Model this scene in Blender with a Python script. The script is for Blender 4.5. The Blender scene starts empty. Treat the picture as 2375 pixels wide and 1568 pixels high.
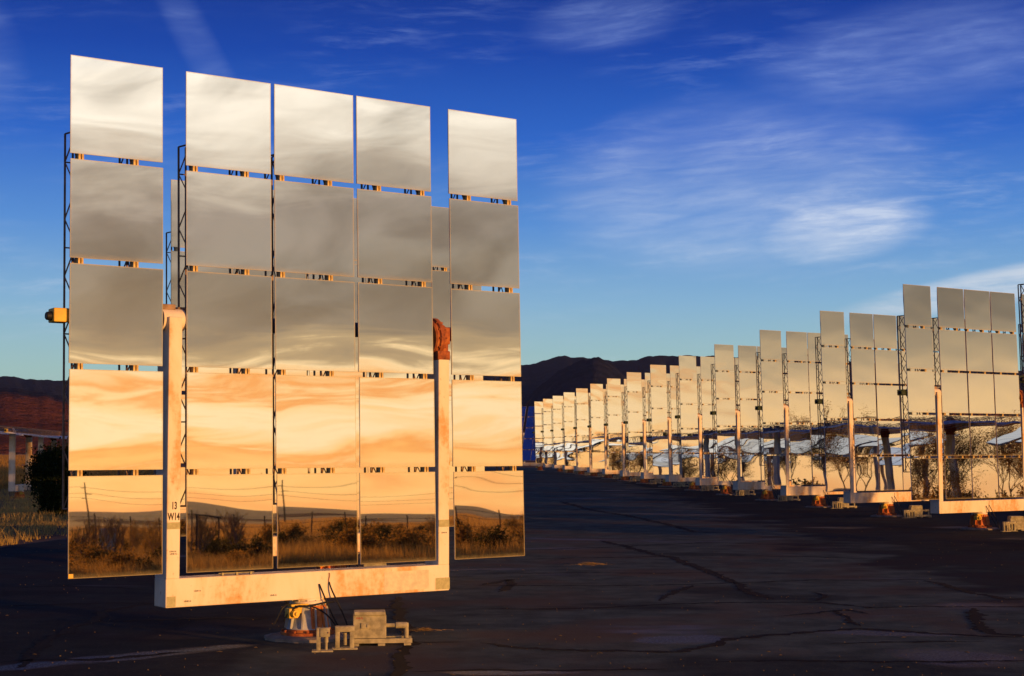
import bpy, bmesh, math, random
import numpy as np
from mathutils import Matrix, Vector
R = math.radians
random.seed(7); rng = np.random.default_rng(7)
SC = bpy.context.scene
COL = SC.collection

# ------------------------------------------------------------------ camera
CAM_H = 2.5
F_PX = 3794.0            # focal length in pixels of a 2375 px wide frame
PITCH, ROLL = 0.0673, 0.002
cam_d = bpy.data.cameras.new('camera'); cam = bpy.data.objects.new('camera', cam_d); COL.objects.link(cam)
cam_d.sensor_width = 36; cam_d.lens = 36 * F_PX / 2375; cam_d.clip_start = 0.1; cam_d.clip_end = 40000
cam.matrix_world = Matrix.Translation((0, 0, CAM_H)) @ Matrix.Rotation(R(90) + PITCH, 4, 'X') @ Matrix.Rotation(-ROLL, 4, 'Z')
SC.camera = cam

# ------------------------------------------------------------------ sun, sky, exposure
SUN_AZ = R(-42)          # direction to the sun, measured from +X (negative = behind the camera)
SUN_EL = R(2.7)
sdir = Vector((math.cos(SUN_AZ) * math.cos(SUN_EL), math.sin(SUN_AZ) * math.cos(SUN_EL), math.sin(SUN_EL)))
sun_d = bpy.data.lights.new('sun', 'SUN'); sun = bpy.data.objects.new('sun', sun_d); COL.objects.link(sun)
sun_d.energy = 5.0; sun_d.angle = R(0.5); sun_d.color = (1.0, 0.455, 0.11)
sun.rotation_euler = sdir.to_track_quat('Z', 'Y').to_euler(); sun.location = (30, -30, 30)

SC.view_settings.view_transform = 'Standard'; SC.view_settings.look = 'None'
SC.view_settings.exposure = 0.25; SC.view_settings.gamma = 1.0; SC.view_settings.use_curve_mapping = False
SC.render.engine = 'CYCLES'
SC.cycles.caustics_reflective = False; SC.cycles.caustics_refractive = False
SC.cycles.max_bounces = 8; SC.cycles.glossy_bounces = 6; SC.cycles.diffuse_bounces = 3
SC.cycles.use_denoising = True
SC.cycles.sample_clamp_indirect = 8

def lin(c):
    return tuple(((v / 255) / 12.92 if v / 255 < 0.04045 else ((v / 255 + 0.055) / 1.055) ** 2.4) for v in c)

class NT:
    """tiny helper for node trees"""
    def __init__(s, tree): s.t = tree; s.n = tree.nodes; s.l = tree.links
    def new(s, typ, **kw):
        n = s.n.new(typ)
        for k, v in kw.items(): setattr(n, k, v)
        return n
    def put(s, sock, v):
        if isinstance(v, bpy.types.NodeSocket): s.l.new(v, sock)
        elif v is not None: sock.default_value = v
    def math(s, op, a, b=None, c=None, clamp=False):
        n = s.new('ShaderNodeMath', operation=op, use_clamp=clamp)
        for i, v in enumerate((a, b, c)):
            if v is not None: s.put(n.inputs[i], v)
        return n.outputs[0]
    def rng(s, v, a, b, c=0.0, d=1.0, smooth=True):
        n = s.new('ShaderNodeMapRange', interpolation_type='SMOOTHSTEP' if smooth else 'LINEAR', clamp=True)
        s.put(n.inputs['Value'], v)
        for k, x in zip(('From Min', 'From Max', 'To Min', 'To Max'), (a, b, c, d)): s.put(n.inputs[k], x)
        return n.outputs[0]
    def mix(s, f, a, b, blend='MIX'):
        n = s.new('ShaderNodeMix', data_type='RGBA', blend_type=blend)
        s.put(n.inputs[0], f)
        for sock, v in ((n.inputs[6], a), (n.inputs[7], b)):
            if isinstance(v, tuple) and len(v) == 3: v = v + (1,)
            s.put(sock, v)
        return n.outputs[2]
    def xyz(s, x, y, z):
        n = s.new('ShaderNodeCombineXYZ')
        for i, v in enumerate((x, y, z)): s.put(n.inputs[i], v)
        return n.outputs[0]
    def noise(s, vec, scale, detail=4, rough=0.5, dist=0.0):
        n = s.new('ShaderNodeTexNoise')
        if vec is not None: s.put(n.inputs['Vector'], vec)
        n.inputs['Scale'].default_value = scale; n.inputs['Detail'].default_value = detail
        n.inputs['Roughness'].default_value = rough; n.inputs['Distortion'].default_value = dist
        return n.outputs['Fac']
    def ramp(s, f, stops):
        n = s.new('ShaderNodeValToRGB'); cr = n.color_ramp
        s.put(n.inputs[0], f)
        while len(cr.elements) > 1: cr.elements.remove(cr.elements[-1])
        for i, (p, c) in enumerate(stops):
            e = cr.elements[0] if i == 0 else cr.elements.new(p)
            e.position = p; e.color = tuple(c) + (1,)
        return n.outputs['Color']

world = bpy.data.worlds.new('World'); SC.world = world; world.use_nodes = True
def build_world():
    T = NT(world.node_tree); T.n.clear()
    tc = T.new('ShaderNodeTexCoord')
    sep = T.new('ShaderNodeSeparateXYZ'); T.l.new(tc.outputs['Generated'], sep.inputs[0])
    x, y, z = sep.outputs
    el = T.math('MULTIPLY', T.math('ARCSINE', z), 180 / math.pi)           # degrees
    az = T.math('MULTIPLY', T.math('ARCTAN2', x, y), 180 / math.pi)        # 0 = +Y, 90 = +X
    hyp = T.math('SQRT', T.math('ADD', T.math('MULTIPLY', x, x), T.math('MULTIPLY', y, y)))
    dot = T.math('DIVIDE', T.math('ADD', T.math('MULTIPLY', x, math.cos(SUN_AZ)), T.math('MULTIPLY', y, math.sin(SUN_AZ))), T.math('MAXIMUM', hyp, 1e-4))
    # clear sky away from the sun, by elevation / 30 deg
    front = T.ramp(T.math('DIVIDE', el, 30.0, clamp=True), [
        (0.00, lin((182, 206, 192))), (0.09, lin((160, 197, 194))), (0.17, lin((128, 174, 208))), (0.26, lin((82, 138, 206))),
        (0.36, lin((36, 96, 190))), (0.46, lin((10, 64, 160))), (0.56, lin((4, 42, 128))), (1.0, lin((3, 24, 86)))])
    # cirrus
    v1 = T.xyz(T.math('MULTIPLY', az, 0.09), T.math('ADD', T.math('MULTIPLY', el, 0.42), T.math('MULTIPLY', az, -0.05)), 0.0)
    big = T.noise(v1, 1.1, 3, 0.55, 0.6)
    wob = T.noise(T.xyz(T.math('MULTIPLY', az, 0.12), T.math('MULTIPLY', el, 0.2), 1.3), 1.0, 2, 0.5)
    v2 = T.xyz(T.math('MULTIPLY', az, 0.22), T.math('ADD', T.math('ADD', T.math('MULTIPLY', el, 1.35), T.math('MULTIPLY', wob, 1.6)), T.math('MULTIPLY', az, -0.06)), 3.7)
    fine = T.noise(v2, 1.9, 10, 0.64, 0.25)
    def blob(a0, e0, ra, re, slope=0.0, lo=1.0, hi=0.1):
        da = T.math('SUBTRACT', az, a0); de = T.math('SUBTRACT', el, e0)
        de = T.math('SUBTRACT', de, T.math('MULTIPLY', da, slope))
        q = T.math('ADD', T.math('POWER', T.math('DIVIDE', da, ra), 2.0), T.math('POWER', T.math('DIVIDE', de, re), 2.0))
        return T.rng(q, lo, hi)
    b = T.math('MULTIPLY', blob(8.0, 9.2, 7.5, 3.6, 0.05), 0.85)
    b = T.math('MAXIMUM', b, T.math('MULTIPLY', blob(11.3, 7.5, 3.6, 1.35, 0.10, 1.0, 0.0), 1.7))
    b = T.math('MAXIMUM', b, T.math('MULTIPLY', blob(14.0, 13.2, 6.5, 2.2, 0.1), 0.75))
    b = T.math('MAXIMUM', b, T.math('MULTIPLY', blob(3.3, 14.8, 3.2, 1.2, 0.1, 1.0, 0.0), 0.5))
    b = T.math('MAXIMUM', b, T.math('MULTIPLY', blob(-10.9, 13.6, 2.6, 1.5, -1.6, 1.0, 0.0), 0.42))
    b = T.math('MAXIMUM', b, T.math('MULTIPLY', blob(-18.6, 13.5, 2.2, 2.6, -0.6, 1.0, 0.0), 0.4))
    cir = T.math('MULTIPLY', b, T.math('MULTIPLY', T.rng(fine, 0.10, 0.92, 0.22, 1.0), T.rng(big, 0.20, 0.60, 0.35, 1.0)))
    cir = T.math('ADD', T.math('MULTIPLY', cir, 0.95), T.math('MULTIPLY', T.rng(fine, 0.42, 0.85), T.math('MULTIPLY', T.rng(big, 0.40, 0.72), 0.55)))
    cir = T.math('MULTIPLY', cir, T.rng(el, 1.0, 5.0, 0.25, 1.0))
    cbank = T.math('MULTIPLY', blob(17.5, 5.55, 7.2, 0.75, 0.17, 1.0, 0.1), T.rng(fine, 0.2, 0.65, 0.25, 1.0))
    front = T.mix(T.math('MULTIPLY', cir, 0.80, clamp=True), front, T.mix(T.rng(el, 6.0, 13.0), lin((198, 212, 232)), lin((128, 152, 212))))
    front = T.mix(T.math('MULTIPLY', cbank, 0.8, clamp=True), front, lin((205, 214, 226)))
    # the sunset side: bright gap under a grey cloud deck (what the mirrors show)
    v3 = T.xyz(T.math('MULTIPLY', az, 0.10), T.math('MULTIPLY', el, 0.80), 9.1)
    n3 = T.noise(v3, 1.5, 6, 0.6, 0.5)
    v4 = T.xyz(T.math('MULTIPLY', az, 0.16), T.math('ADD', T.math('MULTIPLY', el, 0.36), T.math('MULTIPLY', az, 0.05)), 4.4)
    n4 = T.noise(v4, 1.25, 6, 0.5, 0.5)
    elw = T.math('ADD', el, T.math('MULTIPLY', T.math('SUBTRACT', n3, 0.46), 4.2))
    warm = T.ramp(T.math('DIVIDE', elw, 40.0, clamp=True), [(a / 40.0, lin(c)) for a, c in (
        (0.0, (243, 138, 54)), (0.7, (249, 162, 72)), (1.5, (253, 192, 104)), (2.1, (250, 178, 88)), (2.5, (242, 150, 58)), (2.8, (250, 198, 124)),
        (3.5, (252, 226, 178)), (4.2, (250, 208, 144)), (4.5, (239, 150, 68)), (4.75, (245, 186, 118)), (5.3, (247, 216, 164)),
        (5.8, (168, 148, 114)), (6.8, (122, 114, 100)), (9.0, (126, 121, 112)), (11.0, (130, 123, 116)), (12.4, (180, 170, 156)),
        (13.6, (204, 196, 182)), (15.0, (232, 224, 210)), (17.5, (214, 212, 208)), (22.0, (116, 136, 172)), (40.0, (26, 54, 122)))])
    warm2 = T.ramp(T.math('DIVIDE', T.math('ADD', el, T.math('MULTIPLY', T.math('SUBTRACT', n3, 0.5), 0.8)), 40.0, clamp=True), [(a / 40.0, lin(c)) for a, c in (
        (0.0, (236, 164, 92)), (1.2, (244, 188, 118)), (2.6, (238, 198, 138)), (4.0, (212, 180, 134)), (5.2, (164, 147, 118)), (6.6, (122, 116, 103)),
        (9.0, (112, 111, 106)), (12.5, (134, 131, 126)), (16.5, (160, 162, 166)), (22.0, (104, 124, 162)), (40.0, (26, 54, 122)))])
    warm = T.mix(T.rng(az, 97.0, 109.0), warm2, warm)
    shade = T.math('MULTIPLY', T.rng(n4, 0.30, 0.68, 0.60, 1.36), 1.0)
    shade = T.math('ADD', 1.0, T.math('MULTIPLY', T.math('SUBTRACT', shade, 1.0), T.rng(el, 5.5, 8.0)))
    cb = T.new('ShaderNodeVectorMath', operation='SCALE'); T.l.new(warm, cb.inputs[0]); T.l.new(shade, cb.inputs['Scale'])
    side = T.rng(dot, -0.15, 0.62)
    col = T.mix(side, front, cb.outputs[0])
    # zenith and below horizon
    col = T.mix(T.rng(el, -0.2, -2.0), col, (0.03, 0.022, 0.02))
    bg = T.new('ShaderNodeBackground'); T.l.new(col, bg.inputs['Color']); bg.inputs['Strength'].default_value = 1.0
    sky = T.new('ShaderNodeTexSky', sky_type='NISHITA'); sky.sun_disc = False
    sky.sun_elevation = SUN_EL; sky.sun_rotation = math.pi / 2 - SUN_AZ
    bg2 = T.new('ShaderNodeBackground'); T.l.new(sky.outputs[0], bg2.inputs['Color']); bg2.inputs['Strength'].default_value = 0.05
    mx = T.new('ShaderNodeMixShader'); mx.inputs[0].default_value = 0.06
    T.l.new(bg.outputs[0], mx.inputs[1]); T.l.new(bg2.outputs[0], mx.inputs[2])
    out = T.new('ShaderNodeOutputWorld'); T.l.new(mx.outputs[0], out.inputs['Surface'])
build_world()

# ------------------------------------------------------------------ materials
MATS = {}
def material(name):
    m = bpy.data.materials.new(name); m.use_nodes = True; MATS[name] = m
    T = NT(m.node_tree); b = T.n['Principled BSDF']
    return m, T, b
def objco(T):
    return T.new('ShaderNodeTexCoord').outputs['Object']
def rand(T):
    return T.new('ShaderNodeObjectInfo').outputs['Random']

def mat_plain(name, col, rough=0.6, metal=0.0, var=0.25, scale=8.0, spec=0.3, bump=0.0):
    m, T, b = material(name)
    n = T.noise(objco(T), scale, 5, 0.6)
    dark = tuple(c * (1 - var) for c in col); light = tuple(min(1, c * (1 + var)) for c in col)
    T.l.new(T.mix(T.rng(n, 0.3, 0.7), dark, light), b.inputs['Base Color'])
    b.inputs['Roughness'].default_value = rough; b.inputs['Metallic'].default_value = metal
    b.inputs['Specular IOR Level'].default_value = spec
    if bump:
        bp = T.new('ShaderNodeBump'); bp.inputs['Strength'].default_value = 0.6; bp.inputs['Distance'].default_value = bump
        T.l.new(T.noise(objco(T), scale * 3, 6, 0.6), bp.inputs['Height']); T.l.new(bp.outputs[0], b.inputs['Normal'])
    return m

def mat_mirror():
    m, T, b = material('mirror_glass')
    co = objco(T)
    sep = T.new('ShaderNodeSeparateXYZ'); T.l.new(co, sep.inputs[0])
    ex = T.math('SUBTRACT', 0.605, T.math('ABSOLUTE', sep.outputs[0])); ez = T.math('SUBTRACT', 0.61, T.math('ABSOLUTE', sep.outputs[2]))
    edge = T.math('MINIMUM', ex, ez)
    zb = T.math('ADD', sep.outputs[2], 0.61)
    n = T.noise(co, 9.0, 4, 0.6)
    dirt = T.rng(T.math('ADD', edge, T.math('MULTIPLY', n, 0.012)), 0.026, 0.006, 0.0, 0.55)
    dirt = T.math('MAXIMUM', dirt, T.rng(T.math('ADD', zb, T.math('MULTIPLY', n, 0.05)), 0.10, 0.02, 0.0, 0.22))
    dirt = T.math('MAXIMUM', dirt, T.rng(T.noise(co, 3.0, 6, 0.7), 0.45, 0.95, 0.0, 0.03))
    b.inputs['Base Color'].default_value = (0.92, 0.91, 0.88, 1); b.inputs['Metallic'].default_value = 1.0
    b.inputs['Roughness'].default_value = 0.012
    d = T.new('ShaderNodeBsdfDiffuse'); d.inputs['Color'].default_value = (0.55, 0.46, 0.26, 1)
    mx = T.new('ShaderNodeMixShader'); T.l.new(dirt, mx.inputs[0]); T.l.new(b.outputs[0], mx.inputs[1]); T.l.new(d.outputs[0], mx.inputs[2])
    T.l.new(mx.outputs[0], T.n['Material Output'].inputs['Surface'])
    return m

def mat_paint():
    m, T, b = material('weathered_white_paint')
    co = objco(T)
    mp = T.new('ShaderNodeMapping'); T.l.new(co, mp.inputs['Vector']); mp.inputs['Scale'].default_value = (1.0, 1.0, 0.35)
    n1 = T.noise(mp.outputs[0], 2.2, 6, 0.6, 0.3); n2 = T.noise(co, 14.0, 5, 0.65)
    c = T.mix(T.rng(n1, 0.35, 0.65), (0.82, 0.74, 0.62), (0.74, 0.60, 0.42))
    c = T.mix(T.rng(T.math('ADD', T.math('MULTIPLY', n1, 0.75), T.math('MULTIPLY', n2, 0.3)), 0.52, 0.68, 0.0, 0.85), c, (0.62, 0.32, 0.10))
    c = T.mix(T.rng(n2, 0.63, 0.74, 0.0, 0.55), c, (0.36, 0.20, 0.10))
    T.l.new(c, b.inputs['Base Color']); b.inputs['Roughness'].default_value = 0.55; b.inputs['Specular IOR Level'].default_value = 0.3
    return m

def mat_rust():
    m, T, b = material('rusty_steel')
    n1 = T.noise(objco(T), 7.0, 7, 0.65)
    c = T.ramp(n1, [(0.3, (0.10, 0.025, 0.008)), (0.5, (0.34, 0.085, 0.02)), (0.62, (0.50, 0.17, 0.035)), (0.8, (0.22, 0.07, 0.02))])
    T.l.new(c, b.inputs['Base Color']); b.inputs['Roughness'].default_value = 0.8
    bp = T.new('ShaderNodeBump'); bp.inputs['Distance'].default_value = 0.008; T.l.new(n1, bp.inputs['Height']); T.l.new(bp.outputs[0], b.inputs['Normal'])
    return m

def mat_leaf(name, c1, c2, trans=0.3):
    m, T, b = material(name)
    n = T.noise(T.new('ShaderNodeNewGeometry').outputs['Position'], 2.5, 3, 0.6)
    c = T.mix(T.math('ADD', T.math('MULTIPLY', T.rng(n, 0.3, 0.7), 0.7), T.math('MULTIPLY', rand(T), 0.3)), c1, c2)
    d = T.new('ShaderNodeBsdfDiffuse'); t = T.new('ShaderNodeBsdfTranslucent'); mx = T.new('ShaderNodeMixShader')
    T.l.new(c, d.inputs[0]); T.l.new(c, t.inputs[0]); mx.inputs[0].default_value = trans
    T.l.new(d.outputs[0], mx.inputs[1]); T.l.new(t.outputs[0], mx.inputs[2]); T.l.new(mx.outputs[0], T.n['Material Output'].inputs['Surface'])
    return m

def mat_asphalt():
    m, T, b = material('old_asphalt')
    co = T.new('ShaderNodeTexCoord').outputs['Object']
    mp = T.new('ShaderNodeMapping'); T.l.new(co, mp.inputs['Vector']); mp.inputs['Scale'].default_value = (0.16, 0.30, 1); mp.inputs['Rotation'].default_value = (0, 0, 0.12)
    pat = T.noise(mp.outputs[0], 1.0, 4, 0.55, 0.4)
    grit = T.noise(co, 28.0, 4, 0.75)
    mid = T.noise(co, 1.3, 6, 0.65)
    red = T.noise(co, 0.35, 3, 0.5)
    c = T.mix(T.rng(mid, 0.3, 0.7), (0.074, 0.086, 0.062), (0.150, 0.166, 0.116))
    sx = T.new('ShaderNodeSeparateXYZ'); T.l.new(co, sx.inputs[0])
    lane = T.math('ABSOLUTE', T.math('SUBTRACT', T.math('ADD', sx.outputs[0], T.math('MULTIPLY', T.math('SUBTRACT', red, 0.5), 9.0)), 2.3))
    shade_band = T.rng(lane, 5.0, 6.6)
    c = T.mix(T.rng(red, 0.46, 0.66, 0.0, 0.8), c, (0.150, 0.102, 0.062))
    c = T.mix(T.rng(pat, 0.58, 0.72, 0.0, 0.6), c, (0.09, 0.095, 0.11))
    c = T.mix(T.math('MULTIPLY', shade_band, 0.76), c, (0.010, 0.012, 0.021))  # shadow bands either side of the lane, painted into the colour
    c = T.mix(T.rng(pat, 0.44, 0.32, 0.0, 0.6), c, (0.016, 0.016, 0.020))
    c = T.mix(T.rng(grit, 0.60, 0.72, 0.0, 0.7), c, (0.26, 0.22, 0.17))
    # damp smooth spots: centre x, y, half length, half width, heading
    damp = None
    for cx, cy, ra, rb, an in ((-4.75, 19.9, 2.1, 0.34, 0.72), (2.25, 21.6, 0.75, 0.62, 0.1), (5.3, 19.8, 0.8, 0.9, 0.3), (0.0, 18.5, 0.9, 0.22, 0.0), (5.0, 22.3, 1.2, 0.35, -0.2)):
        dx = T.math('SUBTRACT', sx.outputs[0], cx); dy = T.math('SUBTRACT', sx.outputs[1], cy)
        u = T.math('ADD', T.math('MULTIPLY', dx, math.cos(an) / ra), T.math('MULTIPLY', dy, math.sin(an) / ra))
        v = T.math('ADD', T.math('MULTIPLY', dx, -math.sin(an) / rb), T.math('MULTIPLY', dy, math.cos(an) / rb))
        q = T.math('ADD', T.math('MULTIPLY', u, u), T.math('MULTIPLY', v, v))
        damp = q if damp is None else T.math('MINIMUM', damp, q)
    damp = T.rng(T.math('ADD', damp, T.math('MULTIPLY', T.math('SUBTRACT', mid, 0.5), 2.6)), 1.15, 0.35)
    damp = T.math('MULTIPLY', damp, T.rng(grit, 0.35, 0.62, 1.0, 0.35))
    c = T.mix(T.math('MULTIPLY', damp, 0.8), c, (0.014, 0.015, 0.022))
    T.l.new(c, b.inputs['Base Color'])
    T.l.new(T.math('SUBTRACT', T.rng(pat, 0.60, 0.72, 0.94, 0.60), T.math('MULTIPLY', damp, 0.55), clamp=True), b.inputs['Roughness'])
    T.l.new(T.math('ADD', T.rng(pat, 0.60, 0.72, 0.03, 0.20), T.math('MULTIPLY', damp, 0.40)), b.inputs['Specular IOR Level'])
    bp = T.new('ShaderNodeBump'); bp.inputs['Distance'].default_value = 0.012; bp.inputs['Strength'].default_value = 0.8
    T.l.new(T.math('ADD', T.math('MULTIPLY', grit, 0.35), T.math('MULTIPLY', T.noise(co, 12.0, 5, 0.6), 0.8)), bp.inputs['Height'])
    T.l.new(bp.outputs[0], b.inputs['Normal'])
    return m

def mat_soil():
    m, T, b = material('dry_soil')
    co = T.new('ShaderNodeTexCoord').outputs['Object']
    n = T.noise(co, 0.35, 8, 0.65); f = T.noise(co, 6.0, 5, 0.6); far = T.noise(co, 0.02, 6, 0.6)
    c = T.mix(T.rng(n, 0.3, 0.7), (0.13, 0.075, 0.04), (0.26, 0.17, 0.085))
    c = T.mix(T.rng(far, 0.4, 0.65, 0.0, 0.7), c, (0.20, 0.075, 0.03))
    c = T.mix(T.rng(f, 0.5, 0.75, 0.0, 0.5), c, (0.06, 0.05, 0.02))
    T.l.new(c, b.inputs['Base Color']); b.inputs['Roughness'].default_value = 0.95; b.inputs['Specular IOR Level'].default_value = 0.1
    bp = T.new('ShaderNodeBump'); bp.inputs['Distance'].default_value = 0.15; T.l.new(T.math('ADD', n, T.math('MULTIPLY', f, 0.3)), bp.inputs['Height']); T.l.new(bp.outputs[0], b.inputs['Normal'])
    return m

def mat_hill():
    m, T, b = material('hill_scrub_and_shade')
    co = T.new('ShaderNodeTexCoord').outputs['Object']
    sep = T.new('ShaderNodeSeparateXYZ'); T.l.new(co, sep.inputs[0])
    n = T.noise(co, 0.006, 6, 0.6); f = T.noise(co, 0.035, 4, 0.7); g = T.noise(co, 0.10, 3, 0.7)
    soil = T.mix(T.rng(n, 0.35, 0.65), (0.11, 0.034, 0.017), (0.20, 0.066, 0.03))
    scrub_and_shade = T.mix(T.rng(f, 0.35, 0.7), (0.010, 0.013, 0.030), (0.024, 0.026, 0.046))
    h = T.math('ADD', sep.outputs[2], T.math('MULTIPLY', T.math('SUBTRACT', n, 0.5), 110.0))
    cov = T.rng(h, 42.0, 86.0, 0.28, 1.0)  # cloud shadow on upper slopes painted in by height, over the scrub speckle
    cov = T.rng(T.math('SUBTRACT', T.math('MULTIPLY', cov, 1.15), T.math('ADD', T.math('MULTIPLY', f, 0.55), T.math('MULTIPLY', g, 0.35))), -0.12, 0.12)
    T.l.new(T.mix(cov, soil, scrub_and_shade), b.inputs['Base Color']); b.inputs['Roughness'].default_value = 1.0; b.inputs['Specular IOR Level'].default_value = 0.0
    bp = T.new('ShaderNodeBump'); bp.inputs['Distance'].default_value = 9.0; T.l.new(T.math('ADD', f, T.math('MULTIPLY', g, 0.6)), bp.inputs['Height']); T.l.new(bp.outputs[0], b.inputs['Normal'])
    return m

MIRROR = mat_mirror(); PAINT = mat_paint(); RUST = mat_rust(); ASPHALT = mat_asphalt(); SOIL = mat_soil(); HILL = mat_hill()
BACK = mat_plain('facet_back_paint', (0.50, 0.51, 0.54), 0.6)
STEEL = mat_plain('dark_steel', (0.26, 0.17, 0.115), 0.6, 0.0, 0.4, 10)
TUBE = mat_plain('grey_blue_steel', (0.12, 0.14, 0.19), 0.5, 0.0, 0.2, 4)
BRKT = mat_plain('bracket_paint', (0.62, 0.44, 0.17), 0.6, 0.0, 0.3, 20)
YELLOW = mat_plain('yellow_housing', (0.72, 0.46, 0.06), 0.5, 0.0, 0.15, 5)
BLACK = mat_plain('black_rubber', (0.015, 0.015, 0.016), 0.55)
GREY = mat_plain('machine_grey', (0.40, 0.41, 0.42), 0.5, 0.0, 0.25, 9)
ORANGE = mat_plain('orange_primer', (0.55, 0.17, 0.04), 0.6, 0.0, 0.35, 9)
CREAM = mat_plain('cabinet_cream_paint', (0.33, 0.30, 0.20), 0.55, 0.0, 0.35, 9)
PATCH = mat_plain('olive_touch_up_paint', (0.42, 0.40, 0.22), 0.6, 0.0, 0.15, 20)
PATCH2 = mat_plain('cream_touch_up_paint', (0.66, 0.60, 0.46), 0.6, 0.0, 0.12, 12)
INK = mat_plain('stencil_black', (0.03, 0.02, 0.015), 0.7)
REDINK = mat_plain('marker_red', (0.35, 0.03, 0.02), 0.7)
CONC = mat_plain('weathered_concrete', (0.26, 0.22, 0.17), 0.9, 0.0, 0.3, 6, 0.2, 0.01)
TAR = mat_plain('crack_tar', (0.006, 0.006, 0.007), 0.9, 0.0, 0.3, 5, 0.1)
WOOD = mat_plain('old_wood', (0.10, 0.065, 0.04), 0.9, 0.0, 0.4, 5, 0.1, 0.01)
STRAW = mat_leaf('dry_straw', (0.34, 0.21, 0.07), (0.50, 0.34, 0.13), 0.35)
VERGE = mat_leaf('verge_grass_blade', (0.36, 0.25, 0.08), (0.56, 0.41, 0.14), 0.4)
SAGE = mat_leaf('sage_leaf', (0.035, 0.032, 0.010), (0.12, 0.09, 0.025), 0.4)
GRASS = mat_leaf('dry_grass_blade', (0.30, 0.15, 0.035), (0.62, 0.37, 0.10), 0.6)
SHRUB = mat_leaf('scrub_leaf', (0.14, 0.075, 0.018), (0.42, 0.22, 0.045), 0.55)
JUNI = mat_leaf('juniper_needle', (0.012, 0.02, 0.008), (0.04, 0.055, 0.016), 0.15)
BARK = mat_plain('bark', (0.24, 0.15, 0.085), 0.95, 0.0, 0.35, 9, 0.1)
TWIG = mat_leaf('dry_twig', (0.28, 0.17, 0.07), (0.46, 0.29, 0.12), 0.25)
LEAFT = mat_leaf('autumn_leaf', (0.20, 0.12, 0.03), (0.42, 0.26, 0.08), 0.55)

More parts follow.
